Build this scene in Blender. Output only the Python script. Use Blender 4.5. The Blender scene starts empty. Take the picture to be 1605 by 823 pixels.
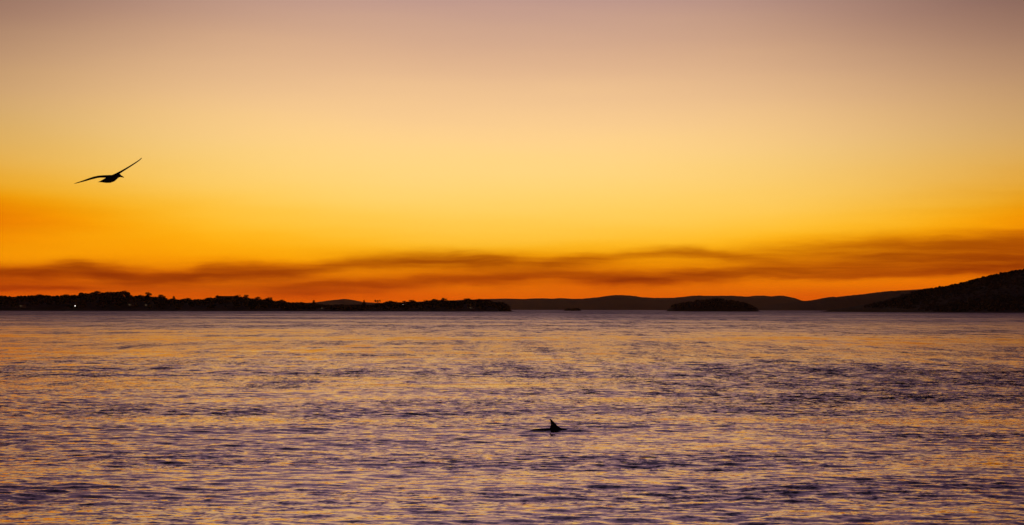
import bpy, bmesh, math, random
import numpy as np
from mathutils import Vector, Matrix

scene = bpy.context.scene
COL = scene.collection
random.seed(7)
rng = np.random.default_rng(11)

# ------------------------------------------------------------------ camera
F = 4458.0            # focal length in photo pixels (100 mm on 36 mm, 1605 px wide)
CX, HY = 802.5, 485.0 # image centre column, row of the true horizon
CAM_Z = 2.3
cam_d = bpy.data.cameras.new('camera')
cam_d.lens = 100.0
cam_d.sensor_width = 36.0
cam_d.clip_start = 0.5
cam_d.clip_end = 60000.0
cam = bpy.data.objects.new('camera', cam_d)
COL.objects.link(cam)
cam.location = (0, 0, CAM_Z)
PITCH = math.atan((HY - 411.5) / F)
ROLL = math.radians(0.09)
cam.rotation_euler = (Matrix.Rotation(math.pi / 2 + PITCH, 3, 'X') @ Matrix.Rotation(ROLL, 3, 'Z')).to_euler()
scene.camera = cam

# ------------------------------------------------------------------ view / render settings
scene.render.engine = 'CYCLES'
vs = scene.view_settings
vs.view_transform = 'Standard'
vs.look = 'None'
vs.exposure = 0.0
vs.gamma = 1.0
vs.use_curve_mapping = False
cy = scene.cycles
cy.use_denoising = True
cy.denoiser = 'OPENIMAGEDENOISE'
cy.denoising_input_passes = 'RGB_ALBEDO_NORMAL'
cy.denoising_prefilter = 'ACCURATE'
cy.max_bounces = 6
cy.diffuse_bounces = 2
cy.glossy_bounces = 4
cy.volume_bounces = 1
cy.sample_clamp_indirect = 4.0
cy.use_adaptive_sampling = False

def s2l(c):
    c = c / 255.0
    return c / 12.92 if c <= 0.04045 else ((c + 0.055) / 1.055) ** 2.4

def rgb(r, g, b):
    return (s2l(r), s2l(g), s2l(b), 1.0)

class NT:
    """tiny helper to write node maths"""
    def __init__(self, tree):
        self.t = tree
    def new(self, typ, **kw):
        n = self.t.nodes.new(typ)
        for k, v in kw.items():
            setattr(n, k, v)
        return n
    def put(self, sock, v):
        if hasattr(v, 'is_linked'):
            self.t.links.new(v, sock)
        else:
            sock.default_value = v
    def m(self, op, *a, clamp=False):
        n = self.new('ShaderNodeMath', operation=op, use_clamp=clamp)
        for i, v in enumerate(a):
            self.put(n.inputs[i], v)
        return n.outputs[0]
    def vm(self, op, *a):
        n = self.new('ShaderNodeVectorMath', operation=op)
        for i, v in enumerate(a):
            self.put(n.inputs[i], v)
        return n.outputs[0]
    def scale(self, v, s):
        n = self.new('ShaderNodeVectorMath', operation='SCALE')
        self.put(n.inputs[0], v)
        self.put(n.inputs['Scale'], s)
        return n.outputs[0]
    def comb(self, x, y, z):
        n = self.new('ShaderNodeCombineXYZ')
        for i, v in enumerate((x, y, z)):
            self.put(n.inputs[i], v)
        return n.outputs[0]
    def noise(self, vec, scale=1.0, detail=2.0, rough=0.5, color=False, dims='3D'):
        n = self.new('ShaderNodeTexNoise')
        n.noise_dimensions = dims
        self.put(n.inputs['Vector'], vec)
        n.inputs['Scale'].default_value = scale
        n.inputs['Detail'].default_value = detail
        n.inputs['Roughness'].default_value = rough
        return n.outputs['Color'] if color else n.outputs[0]
    def mix(self, fac, a, b, blend='MIX'):
        n = self.new('ShaderNodeMix', data_type='RGBA', blend_type=blend)
        n.clamp_result = False
        self.put(n.inputs[0], fac)
        self.put(n.inputs[6], a)
        self.put(n.inputs[7], b)
        return n.outputs[2]
    def maprange(self, v, a, b, c, d, smooth=True):
        n = self.new('ShaderNodeMapRange')
        n.interpolation_type = 'SMOOTHSTEP' if smooth else 'LINEAR'
        self.put(n.inputs[0], v)
        for i, q in enumerate((a, b, c, d)):
            n.inputs[i + 1].default_value = q
        return n.outputs[0]
    def ramp(self, fac, stops, interp='LINEAR'):
        n = self.new('ShaderNodeValToRGB')
        cr = n.color_ramp
        cr.interpolation = interp
        cr.elements[0].position, cr.elements[0].color = stops[0]
        cr.elements[1].position, cr.elements[1].color = stops[-1]
        for p, c in stops[1:-1]:
            e = cr.elements.new(p)
            e.color = c
        self.put(n.inputs[0], fac)
        return n.outputs[0]
    def curve(self, x, pts):
        """x in 0..1 -> y in 0..1, smooth float curve through pts"""
        n = self.new('ShaderNodeFloatCurve')
        mp = n.mapping
        mp.extend = 'HORIZONTAL'
        c = mp.curves[0]
        pts = sorted(pts)
        while len(c.points) < len(pts):
            c.points.new(0.5, 0.5)
        for p, (px, py) in zip(c.points, pts):
            p.location = (px, py)
        mp.update()
        self.put(n.inputs['Value'], x)
        return n.outputs[0]

# ------------------------------------------------------------------ sky after sunset
world = bpy.data.worlds.new('World')
scene.world = world
world.use_nodes = True
wt = world.node_tree
wt.nodes.clear()
W = NT(wt)
tc = W.new('ShaderNodeTexCoord')
sep = W.new('ShaderNodeSeparateXYZ')
wt.links.new(tc.outputs['Generated'], sep.inputs[0])
dx, dy, dz = sep.outputs
el = W.m('ARCSINE', dz)
az = W.m('ARCTAN2', dx, dy)

def az_of(px): return math.atan((px - CX) / F)
def el_of(py): return (HY - py) / F
# the glow stands highest over the place where the sun went down
GLOW = az_of(750)
az0 = W.m('SUBTRACT', az, GLOW)
az2 = W.m('MULTIPLY', az0, az0)
bell = W.m('EXPONENT', W.m('MULTIPLY', az2, -1.0 / (2 * 0.17 ** 2)))
azs = W.m('SUBTRACT', az, az_of(835))
bell_s = W.m('EXPONENT', W.m('MULTIPLY', W.m('MULTIPLY', azs, azs), -1.0 / (2 * 0.17 ** 2)))
shift = W.m('MULTIPLY', W.m('SUBTRACT', 1.0, bell_s), 0.044)
shift_n = W.m('MULTIPLY', shift, W.maprange(el, 0.014, 0.037, 0.10, 1.0))
e2 = W.m('MAXIMUM', W.m('SUBTRACT', el, shift_n), 0.0)
soft = W.noise(W.comb(W.m('MULTIPLY', az, 9.0), W.m('MULTIPLY', el, 70.0), 3.1), 1.0, 3.0, 0.55)
e2 = W.m('MAXIMUM', W.m('ADD', e2, W.m('MULTIPLY', W.m('SUBTRACT', soft, 0.5), 0.008)), 0.0)
tpar = W.m('POWER', W.m('DIVIDE', e2, math.pi / 2), 0.4)
def tp(e): return (max(e, 0) / (math.pi / 2)) ** 0.4
SKY = [(488, (226, 84, 0)), (470, (236, 96, 0)), (455, (242, 112, 0)), (440, (247, 128, 0)), (425, (251, 145, 0)),
       (410, (255, 162, 2)), (395, (257, 177, 14)), (378, (258, 191, 45)), (355, (258, 200, 75)), (330, (257, 207, 97)), (295, (257, 211, 117)),
       (255, (256, 213, 132)), (205, (253, 208, 143)), (150, (240, 195, 146)), (95, (223, 178, 142)), (45, (208, 166, 142)), (0, (195, 155, 142))]
stops = [(tp(el_of(y)), rgb(*c)) for y, c in SKY]
for deg, c in ((9, (164, 131, 141)), (13, (128, 104, 123)), (20, (84, 72, 90)), (32, (53, 48, 66)), (55, (33, 34, 52)), (90, (27, 30, 47))):
    stops.append((tp(math.radians(deg)), rgb(*c)))
glow = W.ramp(tpar, stops, 'B_SPLINE')
# glow weakens away from the sunset side of the sky
side = W.m('COSINE', az0)
az4 = W.m('POWER', W.m('DIVIDE', az2, 0.172 ** 2), 1.5)
away = W.m('SUBTRACT', 1.0, W.m('EXPONENT', W.m('MULTIPLY', az4, -1.0)))
fall = W.m('EXPONENT', W.m('MULTIPLY', away, W.maprange(el, 0.030, 0.110, -0.03, -1.25, smooth=False)))
fall = W.m('MULTIPLY', fall, W.maprange(el, 0.0, 0.10, 1.12, 1.0, smooth=False))
fall = W.m('MULTIPLY', fall, W.maprange(side, -0.6, 0.95, 0.40, 1.0))
glow = W.scale(glow, fall)
glow = W.mix(W.m('MULTIPLY', away, W.maprange(el, 0.02, 0.05, 0.0, 1.0)), glow, W.mix(1.0, glow, (0.94, 0.80, 1.04, 1.0), 'MULTIPLY'))

# smoke drifting in long layers low over the far shore
u = W.m('ADD', W.m('DIVIDE', az, 0.6), 0.5)
def uo(px): return az_of(px) / 0.6 + 0.5
EV = 0.045
warpn = W.noise(W.comb(W.m('MULTIPLY', az, 34.0), W.m('MULTIPLY', el, 150.0), 0.7), 1.0, 3.0, 0.6)
warp = W.m('MULTIPLY', W.m('SUBTRACT', warpn, 0.5), 0.0046)
elw = W.m('ADD', el, warp)
BANDS = [
  # centre line (px), opacity (px), half thickness (px)
  ([(-400, 432), (-100, 428), (0, 430), (60, 430), (110, 423), (160, 431), (220, 437), (280, 435), (330, 426), (400, 425), (460, 427), (520, 419), (580, 411), (640, 408), (700, 406), (760, 411), (830, 413)],
   [(-400, .5), (0, .62), (110, .7), (230, .8), (330, .85), (460, .7), (560, .5), (650, .7), (760, .75), (810, .35), (870, .15), (930, 0)], 9.0),
  ([(380, 458), (480, 453), (560, 450), (620, 446), (700, 437), (780, 434), (850, 428), (900, 430), (960, 437), (1020, 438), (1080, 432), (1140, 431), (1200, 426), (1280, 418), (1340, 413), (1420, 408), (1500, 406), (1605, 398), (1900, 392)],
   [(300, .0), (400, .2), (480, .5), (560, .55), (650, .5), (750, .55), (850, .55), (950, .75), (1000, .9), (1060, .75), (1130, .8), (1200, .75), (1300, .6), (1400, .6), (1605, .7)], 9.0),
  ([(840, 416), (880, 411), (930, 405), (980, 399), (1040, 395), (1100, 396), (1150, 402), (1200, 410)],
   [(800, 0), (840, .15), (880, .5), (930, .55), (980, .4), (1040, .45), (1100, .5), (1150, .4), (1200, .2), (1260, 0)], 6.5),
  ([(1100, 398), (1200, 396), (1280, 392), (1360, 388), (1450, 386), (1605, 374), (1900, 366)],
   [(1120, 0), (1250, .3), (1350, .4), (1450, .5), (1605, .6)], 13.0),
  ([(1150, 434), (1200, 432), (1330, 430), (1420, 428), (1500, 423), (1605, 416), (1800, 408)],
   [(1150, 0), (1220, .35), (1330, .7), (1450, .9), (1550, .95), (1605, .9)], 6.0),
  ([(-300, 456), (0, 454), (60, 452), (120, 452), (250, 458)],
   [(-300, .3), (0, .5), (90, .5), (140, .2), (200, 0)], 3.6),
  ([(-300, 436), (0, 438), (120, 436), (250, 440), (420, 440), (600, 452)],
   [(-300, .4), (0, .45), (200, .4), (400, .3), (560, 0)], 17.0),
  ([(540, 424), (700, 420), (800, 420), (950, 420), (1100, 420), (1300, 412), (1605, 402)],
   [(450, 0), (600, .2), (700, .25), (900, .28), (1050, .15), (1150, .18), (1250, .3), (1400, .55), (1605, .75)], 18.0),
  # thin veils standing higher at both sides
  ([(-300, 345), (0, 350), (150, 352), (400, 365)], [(-300, .22), (0, .10), (120, .06), (330, 0)], 40.0),
  ([(1250, 345), (1450, 330), (1605, 322), (1900, 315)], [(1250, 0), (1450, .03), (1605, .07), (1900, .15)], 40.0),
]
clear = None
for cpts, opts, wpx in BANDS:
    c = W.m('MULTIPLY', W.curve(u, [(uo(x), el_of(y) / EV) for x, y in cpts]), EV)
    o = W.curve(u, [(uo(x), q) for x, q in opts])
    d = W.m('DIVIDE', W.m('SUBTRACT', elw, c), wpx * 1.2 / F)
    g = W.m('EXPONENT', W.m('MULTIPLY', W.m('MULTIPLY', d, d), -1.0))
    k = W.m('SUBTRACT', 1.0, W.m('MULTIPLY', g, o))
    clear = k if clear is None else W.m('MULTIPLY', clear, k)
streak = W.noise(W.comb(W.m('MULTIPLY', az, 17.0), W.m('MULTIPLY', elw, 380.0), 5.3), 1.0, 5.0, 0.64)
dens = W.m('MULTIPLY', W.m('SUBTRACT', 1.0, clear), W.maprange(streak, 0.30, 0.68, 0.72, 1.2), clamp=True)
# smoke takes the blue and green out first
veil = W.comb(*[W.m('EXPONENT', W.m('MULTIPLY', dens, -k)) for k in (1.12, 1.85, 3.4)])
low_sky = W.mix(1.0, glow, veil, 'MULTIPLY')
# high sky: physical dusk sky, the sun a little below the horizon
nish = W.new('ShaderNodeTexSky', sky_type='NISHITA')
nish.sun_disc = False
nish.sun_elevation = math.radians(-2.5)
nish.sun_rotation = GLOW
nish.air_density = 1.2
nish.dust_density = 2.0
nish.ozone_density = 1.5
high = W.scale(nish.outputs[0], 0.15)
sky_col = W.mix(W.m('MULTIPLY', W.maprange(el, 0.2, 0.8, 0.0, 1.0), 0.25), low_sky, high)
bg = W.new('ShaderNodeBackground')
W.put(bg.inputs['Color'], sky_col)
bg.inputs['Strength'].default_value = 1.0
wo = W.new('ShaderNodeOutputWorld')
wt.links.new(bg.outputs[0], wo.inputs[0])

# ------------------------------------------------------------------ general helpers
def X(px, D): return (px - CX) / F * D
def Z(px, py, D):
    py = py - math.tan(ROLL) * (px - CX)
    return CAM_Z + (HY - py) / F * D

def tag(o, label=None, cat=None, group=None, kind=None):
    if label: o['label'] = label
    if cat: o['category'] = cat
    if group: o['group'] = group
    if kind: o['kind'] = kind
    return o

def mesh_np(name, verts, faces, smooth=False):
    """verts (n,3), faces list of equal-length index arrays (m,k)"""
    me = bpy.data.meshes.new(name)
    verts = np.ascontiguousarray(verts, dtype=np.float32)
    faces = np.ascontiguousarray(faces, dtype=np.int32)
    m, k = faces.shape
    me.vertices.add(len(verts))
    me.vertices.foreach_set('co', verts.ravel())
    me.loops.add(m * k)
    me.loops.foreach_set('vertex_index', faces.ravel())
    me.polygons.add(m)
    me.polygons.foreach_set('loop_start', np.arange(0, m * k, k, dtype=np.int32))
    if smooth:
        me.polygons.foreach_set('use_smooth', np.ones(m, dtype=bool))
    me.update(calc_edges=True)
    return me

def link(name, me, mat=None, parent=None):
    o = bpy.data.objects.new(name, me)
    COL.objects.link(o)
    if mat is not None and me is not None and not me.materials:
        me.materials.append(mat)
    if parent is not None:
        o.parent = parent
    return o

def empty(name, loc, rz=0.0, sc=(1, 1, 1)):
    o = bpy.data.objects.new(name, None)
    o.empty_display_size = 0.5
    o.location = loc
    o.rotation_euler = (0, 0, rz)
    o.scale = sc
    COL.objects.link(o)
    return o

def bm_mesh(name, bm, smooth=False):
    me = bpy.data.meshes.new(name)
    bm.normal_update()
    bm.to_mesh(me)
    bm.free()
    if smooth:
        for p in me.polygons: p.use_smooth = True
    return me

def material(name, col, rough=0.9, col2=None, nscale=1.0, spec=0.3, emit=None, estr=0.0):
    m = bpy.data.materials.new(name)
    m.use_nodes = True
    t = m.node_tree
    N = NT(t)
    b = t.nodes['Principled BSDF']
    b.inputs['Roughness'].default_value = rough
    b.inputs['Specular IOR Level'].default_value = spec
    if col2 is None:
        col2 = tuple(c * 0.6 for c in col)
    g = N.new('ShaderNodeTexCoord')
    n = N.noise(g.outputs['Object'], nscale, 4.0, 0.6)
    c = N.mix(N.maprange(n, 0.35, 0.65, 0.0, 1.0), (*col2, 1.0), (*col, 1.0))
    t.links.new(c, b.inputs['Base Color'])
    if emit:
        b.inputs['Emission Color'].default_value = (*emit, 1.0)
        b.inputs['Emission Strength'].default_value = estr
    return m

MAT = {
    'bush': material('scrub', (0.04, 0.05, 0.026), col2=(0.03, 0.038, 0.02), nscale=0.05),
    'leaf': material('foliage', (0.04, 0.048, 0.026), col2=(0.03, 0.036, 0.02), nscale=0.6),
    'bark': material('bark', (0.12, 0.09, 0.07), nscale=2.0),
    'soil': material('shore_soil', (0.10, 0.085, 0.06), col2=(0.05, 0.06, 0.03), nscale=0.03),
    'wall': material('weatherboard', (0.30, 0.27, 0.24), col2=(0.22, 0.20, 0.18), nscale=0.8),
    'roof': material('roof_sheet', (0.10, 0.08, 0.075), nscale=0.7),
    'steel': material('galvanised_steel', (0.3, 0.3, 0.3), rough=0.5, nscale=3.0),
    'lamp': material('lamp_globe', (0.9, 0.9, 0.85), emit=(1.0, 0.97, 0.9), estr=4.0),
    'window': material('lit_window', (0.3, 0.25, 0.15), emit=(1.0, 0.72, 0.4), estr=0.10),
    'bird': material('plumage', (0.07, 0.062, 0.058), col2=(0.03, 0.028, 0.027), nscale=14.0, rough=0.8),
    'beak': material('beak_horn', (0.16, 0.09, 0.04), nscale=30.0, rough=0.5),
    'dolphin': material('dolphin_skin', (0.045, 0.048, 0.055), col2=(0.03, 0.032, 0.037), nscale=5.0, rough=0.55, spec=0.12),
}

# ------------------------------------------------------------------ water
DOL_D = 54.0
DOL = (X(871, DOL_D), DOL_D)

# squalls ruffling the bay: centre x, y, half width, half length, strength
GUSTS = [(-9.0, 104.0, 15.0, 7.0, 0.9), (13.0, 92.0, 9.0, 30.0, 0.8), (-12.0, 43.0, 4.0, 3.0, 0.5), (2.5, 36.0, 3.0, 2.0, 0.4), (-5.0, 215.0, 75.0, 75.0, -0.5)]

def build_water():
    # one sheet: rings of vertices, close together near the shore the camera stands on and
    # in the view direction, wide apart elsewhere
    ds, d = [], 0.0
    rows = [0.5, 6.0, 12.0, 18.0, 21.0]
    d = 22.0
    while d < 1500.0:
        rows.append(d)
        d += 0.07 if d < 74 else 0.07 * (d / 74.0) ** 2
    rows += [1600, 1800, 2100, 2600, 3300, 4300, 6000, 8500, 13000, 19500]
    rows = np.array(rows)
    fine = np.linspace(-0.285, 0.285, 640)
    coarse = np.linspace(0.285, 2 * math.pi - 0.285, 74)[1:-1]
    ang = np.concatenate([fine, coarse])
    R, A = np.meshgrid(rows, ang, indexing='ij')
    x = R * np.sin(A)
    y = R * np.cos(A)
    nr, nc = R.shape
    step = np.gradient(rows)[:, None] * np.ones((1, nc))
    lat = np.maximum(step, R * 0.0009)
    edge = np.clip((0.28 - np.abs(np.where(A > math.pi, A - 2 * math.pi, A))) / 0.03, 0, 1)
    edge *= np.clip((R - 19) / 3, 0, 1) * np.clip((1500 - R) / 300, 0, 1)
    live = (edge > 0)
    xs, ys, ls = x[live], y[live], lat[live]
    # gusts: patches of rougher and calmer water
    def patch(l0, l1, n, seed):
        r = np.random.default_rng(seed)
        p = np.zeros_like(xs)
        for _ in range(n):
            L = math.exp(r.uniform(math.log(l0), math.log(l1)))
            th = r.normal(math.pi / 2, 0.75)
            k = 2 * math.pi / L
            p += np.sin(k * (math.cos(th) * xs + math.sin(th) * ys) + r.uniform(0, 6.283))
        return p / math.sqrt(n / 2)
    g1 = patch(35, 160, 12, 3)
    g2 = patch(5, 16, 16, 5)
    lanes = sum(w * np.exp(-(((xs - cx) / rx_) ** 2 + ((ys - cy) / ry_) ** 2) ** 2) for cx, cy, rx_, ry_, w in GUSTS)
    gust = np.clip(1.0 + 0.42 * g1 + 0.36 * g2 + lanes, 0.15, 2.8)
    z = np.zeros_like(xs)
    r = np.random.default_rng(21)
    N = 120
    for i in range(N):
        L = 0.22 * (8.0 / 0.22) ** ((i + r.uniform(0, 1)) / N)
        th = r.normal(math.pi / 2 + 0.15, 0.85)
        if r.uniform() < 0.2: th = r.uniform(0, 6.283)
        slope = 0.0086 * (1.0 if L < 0.4 else (0.4 / L) ** 0.72)
        a = slope * L / (2 * math.pi) * 1.414
        k = 2 * math.pi / L
        fade = np.clip((L / ls - 2.6) / 2.5, 0, 1)
        g = gust if L < 2.5 else (1.0 + 0.4 * (gust - 1.0))
        z += a * fade * g * np.sin(k * (math.cos(th) * xs + math.sin(th) * ys) + r.uniform(0, 6.283))
    # ripples thrown up by the dolphin
    rx, ry = xs - DOL[0], ys - DOL[1]
    rr = np.hypot(rx * 0.75, ry)
    z += 0.022 * np.cos(rr * 5.2) * np.exp(-(rr / 1.1) ** 2)
    # low wake trailing from the back
    wk = np.clip((rx - 0.2) / 0.25, 0, 1) * np.exp(-((rx - 0.25) / 0.55) ** 2) + 0.7 * np.clip((-rx - 0.2) / 0.2, 0, 1) * np.exp(-((rx + 0.3) / 0.5) ** 2)
    z += 0.030 * wk * np.exp(-((ry + 0.10 * rx) / 0.30) ** 2)
    Zg = np.zeros_like(x)
    Zg[live] = z * edge[live]
    V = np.stack([x, y, Zg], -1).reshape(-1, 3)
    idx = np.arange(nr * nc).reshape(nr, nc)
    nxt = np.roll(idx, -1, axis=1)
    Fq = np.stack([idx[:-1], idx[1:], nxt[1:], nxt[:-1]], -1).reshape(-1, 4)[:, ::-1]
    me = mesh_np('water', V, Fq, smooth=True)
    m = bpy.data.materials.new('sea_water')
    m.use_nodes = True
    t = m.node_tree
    Nn = NT(t)
    t.nodes.clear()
    geo = Nn.new('ShaderNodeNewGeometry')
    P = geo.outputs['Position']
    sp = Nn.new('ShaderNodeSeparateXYZ')
    t.links.new(P, sp.inputs[0])
    # gusts and slicks drawn out along the shore
    g_big = Nn.noise(Nn.vm('MULTIPLY', P, (0.0075, 0.0095, 0.0)), 1.0, 6.0, 0.66)
    g_small = Nn.noise(Nn.vm('MULTIPLY', P, (0.06, 0.11, 0.0)), 1.0, 3.0, 0.6)
    gn = Nn.m('ADD', Nn.m('MULTIPLY', g_big, 0.6), Nn.m('MULTIPLY', g_small, 0.4))
    gk = Nn.maprange(gn, 0.39, 0.61, 0.25, 2.1)
    wob = Nn.vm('MULTIPLY', Nn.vm('SUBTRACT', Nn.noise(P, 0.12, 3.0, 0.6, True), (0.5, 0.5, 0.5)), (14.0, 26.0, 0.0))
    for cx, cy, rx_, ry_, w in GUSTS:
        q = Nn.vm('MULTIPLY', Nn.vm('SUBTRACT', Nn.vm('ADD', P, wob), (cx, cy, 0.0)), (1 / rx_, 1 / ry_, 0.0))
        dd = Nn.new('ShaderNodeVectorMath', operation='DOT_PRODUCT')
        t.links.new(q, dd.inputs[0]); t.links.new(q, dd.inputs[1])
        gk = Nn.m('ADD', gk, Nn.m('MULTIPLY', Nn.m('EXPONENT', Nn.m('MULTIPLY', dd.outputs['Value'], -1.0)), w))
    gk = Nn.m('MAXIMUM', gk, 0.2)
    n1 = Nn.vm('SUBTRACT', Nn.noise(P, 1.8, 2.0, 0.6, True), (0.5, 0.5, 0.5))
    n2 = Nn.vm('SUBTRACT', Nn.noise(P, 6.5, 2.0, 0.65, True), (0.5, 0.5, 0.5))
    n3 = Nn.vm('SUBTRACT', Nn.noise(P, 13.0, 2.0, 0.6, True), (0.5, 0.5, 0.5))
    sl = Nn.vm('ADD', Nn.vm('ADD', Nn.scale(n1, 0.12), Nn.scale(n2, 0.42)), Nn.scale(n3, 0.34))
    # wind lanes running out from the shore, finer near it and broader far out
    n4 = Nn.vm('SUBTRACT', Nn.noise(Nn.vm('MULTIPLY', P, (1.5, 0.20, 0.0)), 1.0, 3.0, 0.65, True), (0.5, 0.5, 0.5))
    n6 = Nn.vm('SUBTRACT', Nn.noise(Nn.vm('MULTIPLY', P, (4.0, 0.85, 0.0)), 1.0, 3.0, 0.65, True), (0.5, 0.5, 0.5))
    n5 = Nn.vm('SUBTRACT', Nn.noise(Nn.vm('MULTIPLY', P, (0.45, 0.035, 0.0)), 1.0, 3.0, 0.65, True), (0.5, 0.5, 0.5))
    # the breeze freshens steadily offshore
    far = Nn.m('DIVIDE', Nn.m('LOGARITHM', Nn.m('MAXIMUM', Nn.m('DIVIDE', sp.outputs[1], 35.0), 1.0), math.e), math.log(2500 / 35.0), clamp=True)
    sl = Nn.vm('ADD', sl, Nn.vm('ADD', Nn.scale(n6, 0.22), Nn.scale(Nn.vm('ADD', n4, n5), Nn.m('MULTIPLY', far, 0.80))))
    sl = Nn.scale(sl, Nn.m('MULTIPLY', gk, Nn.m('ADD', 1.0, Nn.m('MULTIPLY', far, 0.6))))
    ss = Nn.new('ShaderNodeSeparateXYZ')
    t.links.new(sl, ss.inputs[0])
    # short crests: the lee slopes stay gentle, the faces run steep
    lee = Nn.new('ShaderNodeMath', operation='SMOOTH_MIN')
    Nn.put(lee.inputs[0], ss.outputs[1]); lee.inputs[1].default_value = 0.012; lee.inputs[2].default_value = 0.03
    sl = Nn.comb(ss.outputs[0], lee.outputs[0], 0.0)
    # wavelets running ashore are steeper on the side they run to
    sl = Nn.vm('ADD', sl, Nn.comb(0.0, Nn.m('MULTIPLY', gk, Nn.m('SUBTRACT', -0.004, Nn.m('MULTIPLY', far, 0.008))), 0.0))
    nrm = Nn.vm('NORMALIZE', Nn.vm('ADD', geo.outputs['Normal'], sl))
    # finer unresolved chop
    rough = Nn.m('MULTIPLY', Nn.m('ADD', 0.015, Nn.m('MULTIPLY', Nn.m('POWER', far, 1.5), 0.34)), Nn.m('ADD', 0.6, Nn.m('MULTIPLY', gk, 0.4)))
    fr = Nn.new('ShaderNodeFresnel')
    fr.inputs['IOR'].default_value = 1.333
    t.links.new(nrm, fr.inputs['Normal'])
    # chop turns facets towards the eye, which mirror less than a flat sheet
    fac = Nn.m('MULTIPLY', fr.outputs[0], Nn.m('SUBTRACT', 1.0, Nn.m('MULTIPLY', far, 0.42)))
    df = Nn.new('ShaderNodeBsdfDiffuse')
    df.inputs['Color'].default_value = (0.010, 0.008, 0.015, 1)
    gl = Nn.new('ShaderNodeBsdfGlossy')
    gl.inputs['Color'].default_value = (0.96, 0.84, 0.97, 1)
    t.links.new(rough, gl.inputs['Roughness'])
    t.links.new(nrm, gl.inputs['Normal'])
    mx = Nn.new('ShaderNodeMixShader')
    t.links.new(fac, mx.inputs[0])
    t.links.new(df.outputs[0], mx.inputs[1])
    t.links.new(gl.outputs[0], mx.inputs[2])
    out = Nn.new('ShaderNodeOutputMaterial')
    t.links.new(mx.outputs[0], out.inputs[0])
    o = link('water', me, m)
    tag(o, kind='structure')
build_water()

# ------------------------------------------------------------------ land
def fbm1(x, seed, oct=4, base=1.0):
    r = np.random.default_rng(seed)
    v = np.zeros_like(x)
    a = 1.0
    f = base
    for _ in range(oct):
        v += a * np.sin(x * f + r.uniform(0, 6.28)) * np.sin(x * f * 0.37 + r.uniform(0, 6.28))
        a *= 0.55
        f *= 2.1
    return v

def build_hill(name, prof, D, depth, nx, ny, mat, rough=1.0, seed=0, lower=0.0, inset=0.0):
    """a ridge with a real depth: prof = skyline as (column, row), crest at distance D"""
    px = np.array([p[0] for p in prof], float)
    hz = np.array([max(Z(p[0], p[1], D) - lower, 0.0) for p in prof])
    xs = np.linspace(px[0], px[-1], nx)
    h = np.interp(xs, px, hz)
    ker = np.array([1, 2, 1]) / 4
    for _ in range(max(1, nx // 260)):
        h[1:-1] = np.convolve(h, ker, 'valid')
    v = np.linspace(-1, 1, ny)
    XX, VV = np.meshgrid((xs - CX) / F * (D - inset), v, indexing='ij')
    H = np.repeat(h[:, None], ny, 1)
    shape = np.clip(1 - np.abs(VV) ** 1.7, 0, 1)
    r = np.random.default_rng(seed)
    n = np.zeros_like(XX)
    YY = D + VV * depth
    for k in range(14):
        L = 12 * (400 / 12) ** r.uniform()
        th = r.uniform(0, 6.28)
        n += (L / 400) ** 0.8 * np.sin(2 * math.pi / L * (np.cos(th) * XX + np.sin(th) * YY) + r.uniform(0, 6.28))
    Hh = H * shape + rough * n * np.clip(H / 20, 0, 1) * np.clip(shape * 2, 0, 1) * (0.25 + np.abs(VV))
    # small bumps of single crowns along the whole surface
    Hh += rough * 0.7 * r.normal(size=XX.shape) * np.clip(H / 12, 0, 1) * np.clip(shape * 3, 0, 1)
    Hh = np.where(shape <= 0.0, -0.6, np.maximum(Hh, -0.6))
    V = np.stack([XX, YY, Hh], -1).reshape(-1, 3)
    idx = np.arange(nx * ny).reshape(nx, ny)
    Fq = np.stack([idx[:-1, :-1], idx[1:, :-1], idx[1:, 1:], idx[:-1, 1:]], -1).reshape(-1, 4)
    o = link(name, mesh_np(name, V, Fq, smooth=True), mat)
    tag(o, kind='structure')
    XS, HS = (xs - CX) / F * (D - inset), h
    def ground(x, y):
        return float(np.interp(x, XS, HS)) * max(0.0, 1 - abs((y - D) / depth) ** 1.7)
    return o, ground

FAR = [(-500, 474), (-200, 471), (60, 472), (300, 474), (440, 476), (490, 474.5), (504, 473), (530, 469.8), (541, 468.6), (553, 469.8), (566, 473.4), (600, 475), (680, 472), (740, 469.5), (776, 468.4), (800, 468), (821, 468.8),
       (835, 468), (852, 467.4), (866, 468.4), (882, 467), (892, 468.4), (905, 468.8), (922, 467.4), (940, 465.8), (953, 463.5), (967, 462.3), (981, 462.7),
       (995, 464), (1004, 466), (1027, 467), (1056, 467), (1062, 466), (1076, 464.8), (1087, 463.5), (1116, 463.7), (1148, 463.5), (1170, 465.3), (1184, 463.5), (1195, 463),
       (1208, 465), (1221, 463), (1231, 464.4), (1242, 469.5), (1253, 471.8), (1268, 472), (1290, 473), (1340, 472), (1500, 468), (1800, 470), (2100, 478)]
MID = [(1150, 487.5), (1190, 481), (1230, 475), (1253, 472.6), (1268, 471.3), (1282, 469.5), (1293, 466.7), (1304, 465.3), (1311, 466.0), (1328, 463.7), (1357, 460.9), (1385, 457), (1414, 455), (1448, 453.3), (1520, 449), (1620, 446), (1900, 455), (2050, 487)]
NEAR = [(1363, 488), (1366, 481), (1376, 475.5), (1399, 470.8), (1418, 465), (1437, 458.4), (1452, 453.7), (1471, 450.8), (1482, 449.5), (1494, 447), (1515, 443.8), (1534, 437), (1553, 432.4), (1572, 428), (1585, 425.2), (1594, 424.2), (1605, 421.8), (1660, 412), (1740, 405), (1900, 402), (2050, 430), (2100, 488)]
ISL = [(1050, 488), (1053, 481), (1062, 475.4), (1085, 471.8), (1109, 468.8), (1130, 467.2), (1148, 470), (1166, 472.7), (1181, 477), (1187, 482), (1189.5, 488)]
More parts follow.
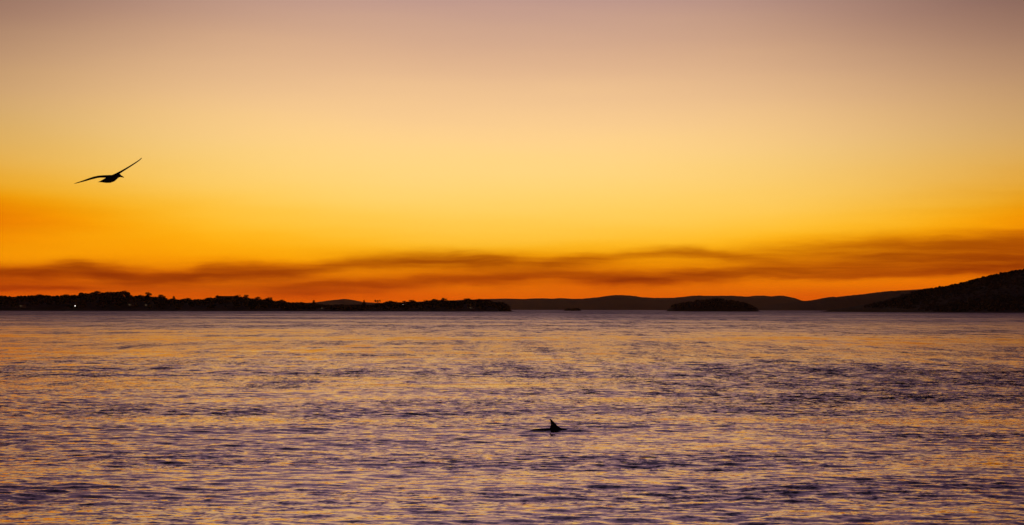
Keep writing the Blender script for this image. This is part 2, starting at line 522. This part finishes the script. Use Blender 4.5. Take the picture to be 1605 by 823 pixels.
ISLET = [(883, 488), (887, 484), (898, 483.6), (905, 482.7), (909, 485), (911, 488)]
D_FAR, D_MID, D_NEAR, D_ISL, D_ISLET, D_HEAD = 17000.0, 11000.0, 3000.0, 3800.0, 5000.0, 3200.0
build_hill('far_hills', FAR, D_FAR, 1700, 900, 30, MAT['bush'], 0.9, 1)
build_hill('middle_hill', MID, D_MID, 700, 500, 34, MAT['bush'], 0.9, 2)
_, near_g = build_hill('near_hill', NEAR, D_NEAR, 520, 420, 40, MAT['bush'], 0.5, 3, lower=1.6)
_, isl_g = build_hill('island', ISL, D_ISL, 75, 160, 26, MAT['bush'], 0.3, 4, lower=1.6, inset=45)
_, islet_g = build_hill('islet', ISLET, D_ISLET, 30, 50, 12, MAT['bush'], 0.15, 5, lower=1.2)

# skyline of the wooded headland, traced tree by tree
HEAD = [(-420, 470), (-300, 464), (-120, 462), (0, 461), (8, 461.9), (15, 464.4), (32, 462.7), (55, 461.3), (64, 460.5), (81, 461.9), (89, 463.2), (101, 461), (121, 461.5), (129, 459), (143, 457.6), (146, 456), (156, 456),
        (161, 457.3), (173, 456.3), (183, 456.3), (187, 455.1), (200, 454.8), (203, 459.3), (209, 461.9), (215, 463.5), (220, 461.5), (227, 461), (230, 458.2), (235, 457.6), (238, 463.5), (247, 464.4), (250, 461.5), (257, 461.5),
        (262, 465.2), (269, 467.6), (286, 468), (293, 466), (309, 467.5), (321, 468), (330, 465.8), (337, 464.4), (339, 462), (343, 462), (344, 465.5), (365, 465.5), (369, 461.3), (375, 461.3), (378, 464), (382, 461.8), (388, 461.8), (391, 465.8),
        (398, 466.5), (403, 464.4), (408, 467), (415, 468), (418, 465.3), (425, 465.3), (429, 468.8), (434, 470), (441, 468.8), (450, 470), (455, 473), (462, 472), (472, 472), (478, 473), (488, 474.5), (500, 475), (530, 476), (566, 476), (586, 475.6),
        (590, 472.5), (596, 473), (600, 473.5), (608, 471), (617, 470.4), (629, 472.2), (635, 471), (639, 473), (642, 469.8), (649, 469.5), (655, 472.2), (664, 470.7), (669, 469.3), (673, 470.4), (678, 467.5), (684, 467.5), (691, 469), (693, 466.6),
        (698, 466.6), (701, 469.3), (718, 469.8), (729, 467.6), (738, 467), (743, 468.6), (750, 467.5), (768, 468.6), (776, 471), (790, 472), (799, 476), (803, 483), (806, 488)]
hpx = np.array([p[0] for p in HEAD]); hpy = np.array([p[1] for p in HEAD])
def sky_row(px): return float(np.interp(px, hpx, hpy))
def dip_row(px, w): return max(sky_row(px + e) for e in (-w, -w / 2, 0, w / 2, w))
low = []
for i, q in enumerate(np.linspace(-420, 806, 90)):
    zs = np.mean([Z(q + e, sky_row(q + e), D_HEAD) for e in (-14, -7, 0, 7, 14) if -420 <= q + e <= 806])
    top = max(0.4, zs - 5.2) * min(1, (806 - q) / 60 + 0.1)
    # back to a row so that the same builder makes the ground
    low.append((q, HY + math.tan(ROLL) * (q - CX) - (top - CAM_Z) / D_HEAD * F))
_, head_g = build_hill('headland', low, D_HEAD, 170, 420, 26, MAT['soil'], 0.15, 6)

# ---- woodland that reads as one dark mass on the slopes
def ico():
    bm = bmesh.new()
    bmesh.ops.create_icosphere(bm, subdivisions=2, radius=1.0)
    v = np.array([p.co[:] for p in bm.verts]); f = np.array([[q.index for q in p.verts] for p in bm.faces])
    bm.free()
    return v, f
IV, IF = ico()
def canopy(name, pts, label, cat='woodland'):
    """pts: (x,y,z,r) crowns joined into one mass of foliage"""
    vs_, fs_, off = [], [], 0
    for (x, y, z, r) in pts:
        j = 1 + rng.normal(0, 0.17, (len(IV), 1))
        vv = IV * j * np.array([r, r, r * rng.uniform(0.7, 1.0)])
        vs_.append(vv + np.array([x, y, z])); fs_.append(IF + off); off += len(IV)
    me = mesh_np(name, np.concatenate(vs_), np.concatenate(fs_))
    o = link(name, me, MAT['leaf'])
    tag(o, label, cat, kind='stuff')
    return o

pts = []
for _ in range(3400):
    px = random.uniform(1369, 1720); y = D_NEAR + random.uniform(-490, 90)
    x = X(px, D_NEAR); g = near_g(x, y)
    r = random.uniform(1.0, 2.2)
    pts.append((x, y, g + r * 0.3 - 0.6, r))
for px in np.arange(1369, 1700, 1.5):
    x = X(px + random.uniform(-1, 1), D_NEAR); y = D_NEAR + random.uniform(-25, 10)
    r = random.uniform(1.2, 2.4)
    pts.append((x, y, near_g(x, y) + r * 0.4 - 0.4 + random.choice((0, 0, 0.6)), r))
canopy('near_hill_woodland', pts, 'dense dark bushland covering the steep near hill on the right')
pts = []
for _ in range(380):
    px = random.uniform(1053.5, 1183); y = D_ISL + random.uniform(-60, 35)
    x = X(px, D_ISL); g = isl_g(x, y)
    r = random.uniform(0.9, 2.0)
    pts.append((x, y, max(g, 0.6) + r * 0.35 - 0.3, r))
canopy('island_woodland', pts, 'dark scrub and trees covering the low rounded island')
pts = []
for _ in range(45):
    px = random.uniform(885, 909); y = D_ISLET + random.uniform(-24, 12)
    x = X(px, D_ISLET); g = islet_g(x, y)
    r = random.uniform(0.9, 1.7)
    pts.append((x, y, max(g, 0.3) + r * 0.25, r))
canopy('islet_scrub', pts, 'low scrub on the tiny islet before the far hills', 'scrub')
def on_slope(px, row):
    """step in from the shore to the distance where the ground is as high as seen"""
    for dy in range(-166, -20, 2):
        D = D_HEAD + dy
        if head_g(X(px, D), D) >= Z(px, row, D): break
    return dy, head_g(X(px, D), D)
HOUSES = [
    ('waterside_house', 206, 480.0, 6.0, 5, 2.6, 'pale little house near the water below the tallest tree'),
    ('waterside_house', 231, 480.5, 4.2, 5, 2.6, 'faint small house below the lone tall tree'),
    ('waterside_house', 36, 482.0, 7.0, 5, 2.4, 'dim low house at the far left end of the shore'),
    ('boat_shed', 740, 484.5, 6.0, 5, 2.2, 'low shed with a yellowish glow near the headland\'s right end'),
    ('boat_shed', 506, 485.0, 3.4, 4, 2.0, 'small pale shed on the low middle shore'),
]
HOUSES = [(h, *on_slope(h[1], h[2])) for h in HOUSES]
CLEARED = [(X(h[1], D_HEAD + dy), D_HEAD + dy, h[3] / 2) for h, dy, g in HOUSES]
pts = []
for _ in range(2200):
    px = random.uniform(-330, 803); y = D_HEAD + random.uniform(-150, 60)
    x = X(px, D_HEAD); g = head_g(x, y)
    cap = Z(px, dip_row(px, 4.5), D_HEAD) - 1.1
    r = random.uniform(1.5, 3.2)
    z = max(g, 0.2) + random.uniform(0.3, 9.0)
    if z + r > cap: z = cap - r - random.uniform(0, 1)
    if z < -0.5: continue
    if any(abs(x - cx_) < w_ + r + .6 and y < cy_ + 6 + r for cx_, cy_, w_ in CLEARED): continue
    pts.append((x, y, z, r))
canopy('headland_undergrowth', pts, 'dark undergrowth and lower canopy filling the left headland down to the water')

# ---- trees of the headland
def frame_of(d):
    d = Vector(d).normalized()
    a = d.orthogonal().normalized()
    return a, d.cross(a)
def tube(bm, pts, radii, seg=6):
    rings = []
    for i, p in enumerate(pts):
        p = Vector(p)
        d = Vector(pts[min(i + 1, len(pts) - 1)]) - Vector(pts[max(i - 1, 0)])
        a, b = frame_of(d)
        rings.append([bm.verts.new(p + (a * math.cos(t) + b * math.sin(t)) * radii[i]) for t in [2 * math.pi * k / seg for k in range(seg)]])
    for r0, r1 in zip(rings, rings[1:]):
        for k in range(seg):
            bm.faces.new((r0[k], r0[(k + 1) % seg], r1[(k + 1) % seg], r1[k]))
    bm.faces.new(rings[0][::-1]); bm.faces.new(rings[-1])

def leaf_cloud(blobs, n, size, seed):
    """leaf-sized quads spread through a set of clumps (x,y,z,r)"""
    r = np.random.default_rng(seed)
    w = np.array([b[3] ** 2 for b in blobs]); w = w / w.sum()
    ch = r.choice(len(blobs), n, p=w)
    B = np.array(blobs)[ch]
    d = r.normal(size=(n, 3)); d /= np.linalg.norm(d, axis=1)[:, None]
    rad = r.uniform(0.35, 1.0, (n, 1)) ** 0.6
    c = B[:, :3] + d * rad * B[:, 3:4] * np.array([1, 1, 0.8])
    a = r.normal(size=(n, 3)); a /= np.linalg.norm(a, axis=1)[:, None]
    b = np.cross(a, r.normal(size=(n, 3))); b /= np.linalg.norm(b, axis=1)[:, None]
    s = r.uniform(0.6, 1.3, (n, 1)) * size
    q = np.stack([c - a * s, c - b * s * 0.55, c + a * s, c + b * s * 0.55], 1).reshape(-1, 3)
    return q, np.arange(4 * n).reshape(n, 4)

def make_kind(kind, seed):
    """unit tree 1 m high: trunk mesh, crown mesh"""
    r = random.Random(seed)
    bm = bmesh.new()
    blobs = []
    if kind == 'round':       # spreading gum with clumped crown
        lean = r.uniform(-0.05, 0.05)
        tube(bm, [(0, 0, 0), (lean * .4, 0, .22), (lean, 0, .5), (lean * 1.2, 0.01, .82)], [.038, .030, .022, .008])
        for k in range(9):
            t = 2 * math.pi * k / 9 + r.uniform(-.3, .3)
            rad = r.uniform(.16, .36); zz = r.uniform(.48, .86)
            c = (lean + math.cos(t) * rad, math.sin(t) * rad, zz)
            blobs.append((*c, r.uniform(.12, .19)))
            tube(bm, [(lean * .7, 0, r.uniform(.28, .5)), (c[0] * .55, c[1] * .55, zz - .16), c], [.016, .011, .004], 5)
        blobs.append((lean, 0, .84, .16)); blobs.append((lean, 0, .66, .2))
        blobs += [(lean, 0, .42, .2), (.1, .1, .36, .18), (-.12, -.05, .36, .18)]
        q = leaf_cloud(blobs, 900, .042, seed)
    elif kind == 'tall':      # taller open gum, clumps at several heights
        tube(bm, [(0, 0, 0), (.02, 0, .35), (-.01, 0, .65), (.02, 0, .92)], [.032, .026, .018, .006])
        for k in range(10):
            t = r.uniform(0, 6.28); rad = r.uniform(.06, .24); zz = r.uniform(.38, .9)
            c = (math.cos(t) * rad, math.sin(t) * rad, zz)
            blobs.append((*c, r.uniform(.08, .14)))
            tube(bm, [(0, 0, zz - .18), (c[0] * .6, c[1] * .6, zz - .08), c], [.012, .009, .004], 5)
        blobs.append((.02, 0, .91, .09))
        q = leaf_cloud(blobs, 460, .042, seed)
    elif kind == 'cone':      # narrow conifer with tiers of branches
        tube(bm, [(0, 0, 0), (0, 0, .5), (0, 0, .98)], [.03, .018, .004])
        for k in range(9):
            zz = .16 + .8 * k / 9; rad = .24 * (1 - zz) + .012
            for j in range(6):
                t = 6.28 * j / 6 + k * .5
                blobs.append((math.cos(t) * rad * .75, math.sin(t) * rad * .75, zz, .03 + rad * .28))
                tube(bm, [(0, 0, zz + .01), (math.cos(t) * rad, math.sin(t) * rad, zz)], [.007, .003], 4)
        blobs.append((0, 0, .96, .025))
        q = leaf_cloud(blobs, 1100, .036, seed)
    else:                     # flat spreading top on a bare trunk
        tube(bm, [(0, 0, 0), (.03, 0, .4), (.0, 0, .72)], [.03, .022, .014])
        for k in range(10):
            t = 2 * math.pi * k / 10; rad = r.uniform(.2, .5); zz = r.uniform(.72, .92)
            c = (math.cos(t) * rad, math.sin(t) * rad, zz)
            blobs.append((*c, r.uniform(.07, .12)))
            tube(bm, [(0.01, 0, .6), (c[0] * .5, c[1] * .5, zz - .1), c], [.013, .009, .004], 5)
        q = leaf_cloud(blobs, 320, .045, seed)
    tm = bm_mesh('trunk', bm)
    tm.materials.append(MAT['bark'])
    cm = mesh_np('crown', *q)
    cm.materials.append(MAT['leaf'])
    return tm, cm
KINDS = {k: [make_kind(k, s) for s in (1, 2, 3)] for k in ('round', 'tall', 'cone', 'flat')}

def tree(name, px, top, width_px, kind, dy, label, group=None, var=None):
    D = D_HEAD + dy
    x = X(px, D); zt = Z(px, top, D)
    g = min(head_g(x, D), zt - 4.0)
    g = max(g, 0.1)
    h = max(zt - g, 3.0)
    base_w = {'round': .86, 'tall': .52, 'cone': .46, 'flat': 1.1}[kind] * h
    sx = (width_px / F * D) / base_w
    sx = min(max(sx, 0.45), 1.9)
    e = empty(name, (x, D, g - 0.3), random.uniform(0, 6.28), (h * sx, h * sx, h))
    tm, cm = KINDS[kind][random.randrange(3) if var is None else var]
    link('trunk', tm, None, e)
    link('crown', cm, None, e)
    tag(e, label, 'tree', group)
    return e

# trees that stand out of the skyline, each with its own look
SPECIAL = [
    ('gum_tree', 64, 460.2, 16, 'round', 'low domed tree on the skyline above the bright shore lamp\'s left'),
    ('gum_tree', 102, 460.6, 15, 'round', 'rounded tree on the skyline just left of the shore lamp'),
    ('gum_tree', 150, 455.4, 15, 'round', 'broad tree beginning the highest clump of the left headland'),
    ('gum_tree', 174, 455.8, 14, 'round', 'tree in the middle of the highest clump on the left headland'),
    ('gum_tree', 194, 454.2, 15, 'round', 'tallest block-shaped tree, ending the headland\'s highest clump on the right'),
    ('gum_tree', 221, 461.2, 9, 'round', 'small tree against the left side of the lone tall tree'),
    ('gum_tree', 233, 456.6, 11, 'round', 'lone tall narrow-crowned tree right of the highest clump'),
    ('gum_tree', 254, 461.0, 13, 'round', 'dome-crowned tree on its own right of the lone tall tree'),
    ('pine_tree', 272.5, 463.0, 9, 'cone', 'small pointed conifer left of the flat-roofed building, furthest left of the pointed trees'),
    ('gum_tree', 294, 465.8, 14, 'round', 'low rounded tree right of the leftmost small pointed conifer'),
    ('gum_tree', 330, 465.2, 12, 'round', 'low rounded tree two crowns left of the flat-roofed building'),
    ('gum_tree', 341, 461.6, 7, 'tall', 'small upright tree touching the left end of the flat roof'),
    ('gum_tree', 372, 460.8, 11, 'round', 'round-crowned tree touching the right end of the flat roof'),
    ('gum_tree', 385, 461.2, 10, 'round', 'round-crowned tree standing second to the right of the flat roof'),
    ('gum_tree', 403.5, 464.0, 10, 'round', 'third separate rounded tree right of the flat roof'),
    ('gum_tree', 421.5, 464.8, 13, 'round', 'wide mushroom-shaped tree, fourth right of the flat roof'),
    ('gum_tree', 442, 468.4, 20, 'round', 'broad low tree where the headland skyline steps down'),
    ('pine_tree', 492, 469.0, 10, 'cone', 'small pointed conifer standing alone on the low middle of the headland'),
    ('pine_tree', 570.7, 469.0, 9, 'cone', 'small pointed tree before the end of the far hump, left of the ragged tree'),
    ('gum_tree', 592, 469.4, 13, 'flat', 'ragged open-crowned tree standing alone beside the low gap'),
    ('gum_tree', 612, 470.2, 26, 'round', 'wide low dome of foliage right of the ragged tree'),
    ('gum_tree', 635, 470.8, 8, 'round', 'small rounded tree above the tiny white shore light'),
    ('gum_tree', 646, 469.2, 13, 'round', 'round bushy tree immediately right of the tiny white shore light'),
    ('gum_tree', 669, 469.0, 10, 'round', 'low rounded tree midway between the tiny white light and the twin humps'),
    ('gum_tree', 681, 467.2, 12, 'round', 'left one of the twin humped trees near the headland\'s right end'),
    ('gum_tree', 695.5, 466.2, 9, 'tall', 'right and taller one of the twin humped trees near the headland\'s right end'),
    ('gum_tree', 734, 466.8, 18, 'round', 'broad tree left of the last clump at the headland\'s right tip'),
    ('gum_tree', 751, 467.2, 12, 'round', 'rounded tree starting the last clump at the headland\'s right tip'),
    ('gum_tree', 766, 468.2, 12, 'round', 'rounded tree in the last clump before the headland tip drops'),
    ('gum_tree', 788, 471.8, 18, 'round', 'low sloping tree at the very tip of the headland'),
]
for n, px, top, w, k, lab in SPECIAL:
    tree(n, px, top, w, k, random.uniform(-22, 4), lab)
# the ordinary crowns between them
px = -60.0
while px < 801:
    inside_gap = 344 < px < 366
    if not inside_gap:
        tree('skyline_tree', px, dip_row(px, 3.0) + random.uniform(0.0, 1.2), random.uniform(6, 9.5), random.choice(('round', 'round', 'round', 'tall')),
             random.uniform(-40, 15), 'dark low tree merged with its neighbours in the headland\'s wooded skyline', 'merged skyline trees of the headland')
    px += random.uniform(4.2, 6.4)

# ------------------------------------------------------------------ houses and lights on the shore
def box(bm, x0, x1, y0, y1, z0, z1):
    v = [bm.verts.new(p) for p in ((x0, y0, z0), (x1, y0, z0), (x1, y1, z0), (x0, y1, z0), (x0, y0, z1), (x1, y0, z1), (x1, y1, z1), (x0, y1, z1))]
    for f in ((3, 2, 1, 0), (4, 5, 6, 7), (0, 1, 5, 4), (1, 2, 6, 5), (2, 3, 7, 6), (3, 0, 4, 7)):
        bm.faces.new([v[i] for i in f])

def part_box(name, mat, parent, *b):
    bm = bmesh.new(); box(bm, *b)
    return link(name, bm_mesh(name, bm), mat, parent)

def house(name, px, dy, z, w, d, h, label, flat=False, lit=True, top=None):
    D = D_HEAD + dy
    e = empty(name, (X(px, D), D, z))
    part_box('wall', MAT['wall'], e, -w / 2, w / 2, -d / 2, d / 2, -2.0, h)
    if flat:
        part_box('roof', MAT['roof'], e, -w / 2 - .5, w / 2 + .5, -d / 2 - .5, d / 2 + .5, h + .003, h + .4)
    else:
        bm = bmesh.new()
        a, b, r = w / 2 + .5, d / 2 + .5, h + w * 0.2
        v = [bm.verts.new(p) for p in ((-a, -b, h + .01), (a, -b, h + .01), (a, b, h + .01), (-a, b, h + .01), (-a, 0, r), (a, 0, r))]
        for f in ((0, 1, 5, 4), (2, 3, 4, 5), (0, 4, 3), (1, 2, 5), (3, 2, 1, 0)):
            bm.faces.new([v[i] for i in f])
        link('roof', bm_mesh('roof', bm), MAT['roof'], e)
    n = max(2, int(w / 3))
    for k in range(n):
        x = -w / 2 + (k + .5) * w / n
        part_box('window', MAT['window'] if (lit and k % 2 == 0) else MAT['roof'], e, x - .7, x + .7, -d / 2 - .06, -d / 2 + .05, h * .4, h * .8)
    part_box('door', MAT['bark'], e, -w / 2 + .25, -w / 2 + 1.1, -d / 2 - .05, -d / 2 + .05, -.1, min(2.0, h * .7))
    tag(e, label, 'house')
    return e

house('flat_roofed_house', 354.5, -10, Z(354, 470, D_HEAD), 21, 9, Z(354, 464.6, D_HEAD) - Z(354, 470, D_HEAD), 'flat-roofed building silhouetted between trees on the skyline', flat=True, lit=False)
for h, dy, g in HOUSES:
    house(h[0], h[1], dy, g, h[3], h[4], h[5], h[6])

def shore_lamp(px, dy, zlamp, rad, label):
    D = D_HEAD + dy
    x = X(px, D)
    zg = head_g(x, D)
    e = empty('street_lamp', (x, D, zg))
    hgt = zlamp - zg
    bm = bmesh.new()
    tube(bm, [(0, 0, -1.5), (0, 0, hgt * .6), (0, 0, hgt - rad)], [.12, .09, .07], 8)
    tube(bm, [(0, 0, hgt - rad * 1.25), (0, 0, hgt - rad * .8)], [.16, .2], 8)
    link('post', bm_mesh('post', bm), MAT['steel'], e)
    bm = bmesh.new()
    bmesh.ops.create_icosphere(bm, subdivisions=3, radius=rad, matrix=Matrix.Translation((0, 0, hgt)))
    link('lamp_globe', bm_mesh('lamp_globe', bm, True), MAT['lamp'], e)
    tag(e, label, 'street lamp')
shore_lamp(118, -162, Z(118, 479.5, D_HEAD - 162), .40, 'bright white lamp shining low on the left shore')
shore_lamp(632, -162, Z(632, 477.0, D_HEAD - 162), .10, 'tiny white lamp on the shore below the middle of the headland')

# ------------------------------------------------------------------ animals
def loft(bm, secs, seg=14):
    """secs: (centre, side vector, up vector) ellipses, closed at both ends"""
    rings = []
    for c, a, b in secs:
        c, a, b = Vector(c), Vector(a), Vector(b)
        rings.append([bm.verts.new(c + a * math.cos(t) + b * math.sin(t)) for t in [2 * math.pi * k / seg for k in range(seg)]])
    for r0, r1 in zip(rings, rings[1:]):
        for k in range(seg):
            bm.faces.new((r0[k], r0[(k + 1) % seg], r1[(k + 1) % seg], r1[k]))
    bm.faces.new(rings[0][::-1]); bm.faces.new(rings[-1])

def fuse(name, bm, voxel, smooth_it=2):
    """one continuous skin from overlapping closed shapes"""
    bmesh.ops.recalc_face_normals(bm, faces=bm.faces)
    me = bm_mesh(name + '_shape', bm)
    tmp = bpy.data.objects.new('tmp', me)
    COL.objects.link(tmp)
    m = tmp.modifiers.new('r', 'REMESH'); m.mode = 'VOXEL'; m.voxel_size = voxel
    s = tmp.modifiers.new('s', 'SMOOTH'); s.iterations = smooth_it; s.factor = 0.5
    dg = bpy.context.evaluated_depsgraph_get()
    out = bpy.data.meshes.new_from_object(tmp.evaluated_get(dg))
    out.name = name
    bpy.data.objects.remove(tmp)
    bpy.data.meshes.remove(me)
    for p in out.polygons: p.use_smooth = True
    return out

def build_bird():
    # own frame: +X forward, +Y left wing, +Z up; seen flying away to the right
    D = 40.0
    bm = bmesh.new()
    S = [(-.20, -.047, .030, .010), (-.15, -.040, .034, .024), (-.09, -.032, .046, .040), (-.02, -.020, .056, .052), (.05, -.004, .054, .052),
         (.10, .014, .044, .042), (.135, .028, .036, .034), (.165, .034, .033, .031), (.19, .032, .026, .024), (.205, .028, .014, .013)]
    loft(bm, [((x, 0, z), (0, a * .92, 0), (-.1 * b, 0, b * .92)) for x, z, a, b in S])
    # tail fan
    loft(bm, [((-.16, 0, -.040), (0, .030, 0), (0, 0, .010)), ((-.19, 0, -.047), (0, .044, 0), (0, 0, .007)), ((-.225, 0, -.052), (0, .048, 0), (0, 0, .004))], 10)
    # wings: span station, forward position of the chord centre, height, half chord, half thickness
    LW = [(.00, .03, .020, .085, .022), (.07, .035, .024, .085, .020), (.16, .05, .026, .080, .018), (.27, .065, .026, .072, .015), (.34, .055, .018, .064, .012), (.43, .025, -.004, .050, .009), (.52, -.02, -.032, .036, .007), (.60, -.06, -.054, .018, .005), (.63, -.08, -.062, .007, .004)]
    RW = [(.00, .03, .020, .085, .022), (.06, .035, .042, .085, .019), (.15, .05, .084, .076, .013), (.26, .062, .133, .066, .010), (.35, .055, .168, .056, .008), (.45, .03, .202, .046, .007), (.53, .0, .226, .034, .006), (.595, -.02, .250, .020, .005), (.62, -.03, .266, .008, .004)]
    for sgn, Wg in ((1, LW), (-1, RW)):
        loft(bm, [((f, sgn * s, z), (c, 0, (-.04 if sgn > 0 else .30) * c), (0, -sgn * .3 * t, t)) for s, f, z, c, t in Wg], 12)
    body = fuse('seabird', bm, .0052, 2)
    bird = link('seabird', body, MAT['bird'])
    bm = bmesh.new()
    loft(bm, [((.180, 0, .030), (0, .017, 0), (0, 0, .019)), ((.225, 0, .020), (0, .012, 0), (0, 0, .013)), ((.255, 0, .011), (0, .008, 0), (0, 0, .008)), ((.272, 0, .004), (0, .003, 0), (0, 0, .003))], 8)
    link('beak', bm_mesh('beak', bm, True), MAT['beak'], bird)
    bird.location = (X(173, D), D, Z(173, 279, D))
    bird.rotation_euler = (0, math.radians(-3), math.radians(55))
    tag(bird, 'dark seabird gliding on outstretched wings above the left shore', 'bird')
build_bird()

def build_dolphin():
    # +X forward; the back only just breaks the surface at z = 0
    bm = bmesh.new()
    S = [(-1.25, -.62, .03, .05), (-1.05, -.50, .06, .09), (-.75, -.24, .12, .15), (-.40, -.195, .19, .215), (-.10, -.215, .235, .25), (.15, -.225, .25, .26), (.45, -.31, .245, .25), (.75, -.43, .20, .21), (.95, -.54, .15, .16), (1.06, -.60, .10, .10), (1.12, -.64, .05, .05)]
    loft(bm, [((x, 0, z), (0, a, 0), (0, 0, b)) for x, z, a, b in S], 18)
    loft(bm, [((1.05, 0, -.63), (0, .06, 0), (0, 0, .05)), ((1.20, 0, -.71), (0, .045, 0), (0, 0, .035)), ((1.26, 0, -.74), (0, .02, 0), (0, 0, .02))], 10)
    # dorsal fin: swept back, hollow rear edge (height, front edge, rear edge, half thickness)
    for fin in [[(-.10, .36, -.22, .050), (-.01, .29, -.16, .042), (.015, .185, -.122, .036), (.04, .098, -.104, .032), (.075, .044, -.096, .027), (.115, .006, -.095, .021), (.15, -.026, -.099, .015), (.185, -.062, -.109, .011), (.212, -.092, -.124, .008)]]:
        loft(bm, [(((a + b) / 2, 0, h), ((a - b) / 2, 0, 0), (0, t, 0)) for h, a, b, t in fin], 14)
    # flippers and tail flukes under water
    for s in (-1, 1):
        loft(bm, [((.55, s * .15, -.46), (.10, 0, 0), (0, 0, .03)), ((.45, s * .32, -.60), (.07, 0, 0), (0, 0, .02)), ((.34, s * .44, -.68), (.02, 0, 0), (0, 0, .01))], 8)
        loft(bm, [((-1.20, s * .0, -.60), (.09, 0, .05), (0, 0, .025)), ((-1.30, s * .15, -.65), (.07, 0, .03), (0, 0, .018)), ((-1.42, s * .29, -.71), (.02, 0, .01), (0, 0, .008))], 8)
    me = fuse('dolphin', bm, .012, 2)
    o = link('dolphin', me, MAT['dolphin'])
    o.location = (DOL[0], DOL[1], 0.018)
    tag(o, 'dark dolphin surfacing with its swept-back dorsal fin above the water', 'dolphin')
build_dolphin()

# ------------------------------------------------------------------ haze
def build_haze():
    bm = bmesh.new()
    box(bm, -20000, 20000, -20000, 20000, -2.0, 135.0)
    m = bpy.data.materials.new('evening_haze')
    m.use_nodes = True
    t = m.node_tree
    t.nodes.clear()
    v = t.nodes.new('ShaderNodeVolumePrincipled')
    v.inputs['Color'].default_value = (0.70, 0.45, 0.24, 1)
    v.inputs['Density'].default_value = 1.55e-5
    v.inputs['Anisotropy'].default_value = 0.75
    o = t.nodes.new('ShaderNodeOutputMaterial')
    t.links.new(v.outputs[0], o.inputs['Volume'])
    hz = link('haze', bm_mesh('haze', bm), m)
    tag(hz, 'thin evening haze over the bay', 'haze', kind='stuff')
build_haze()
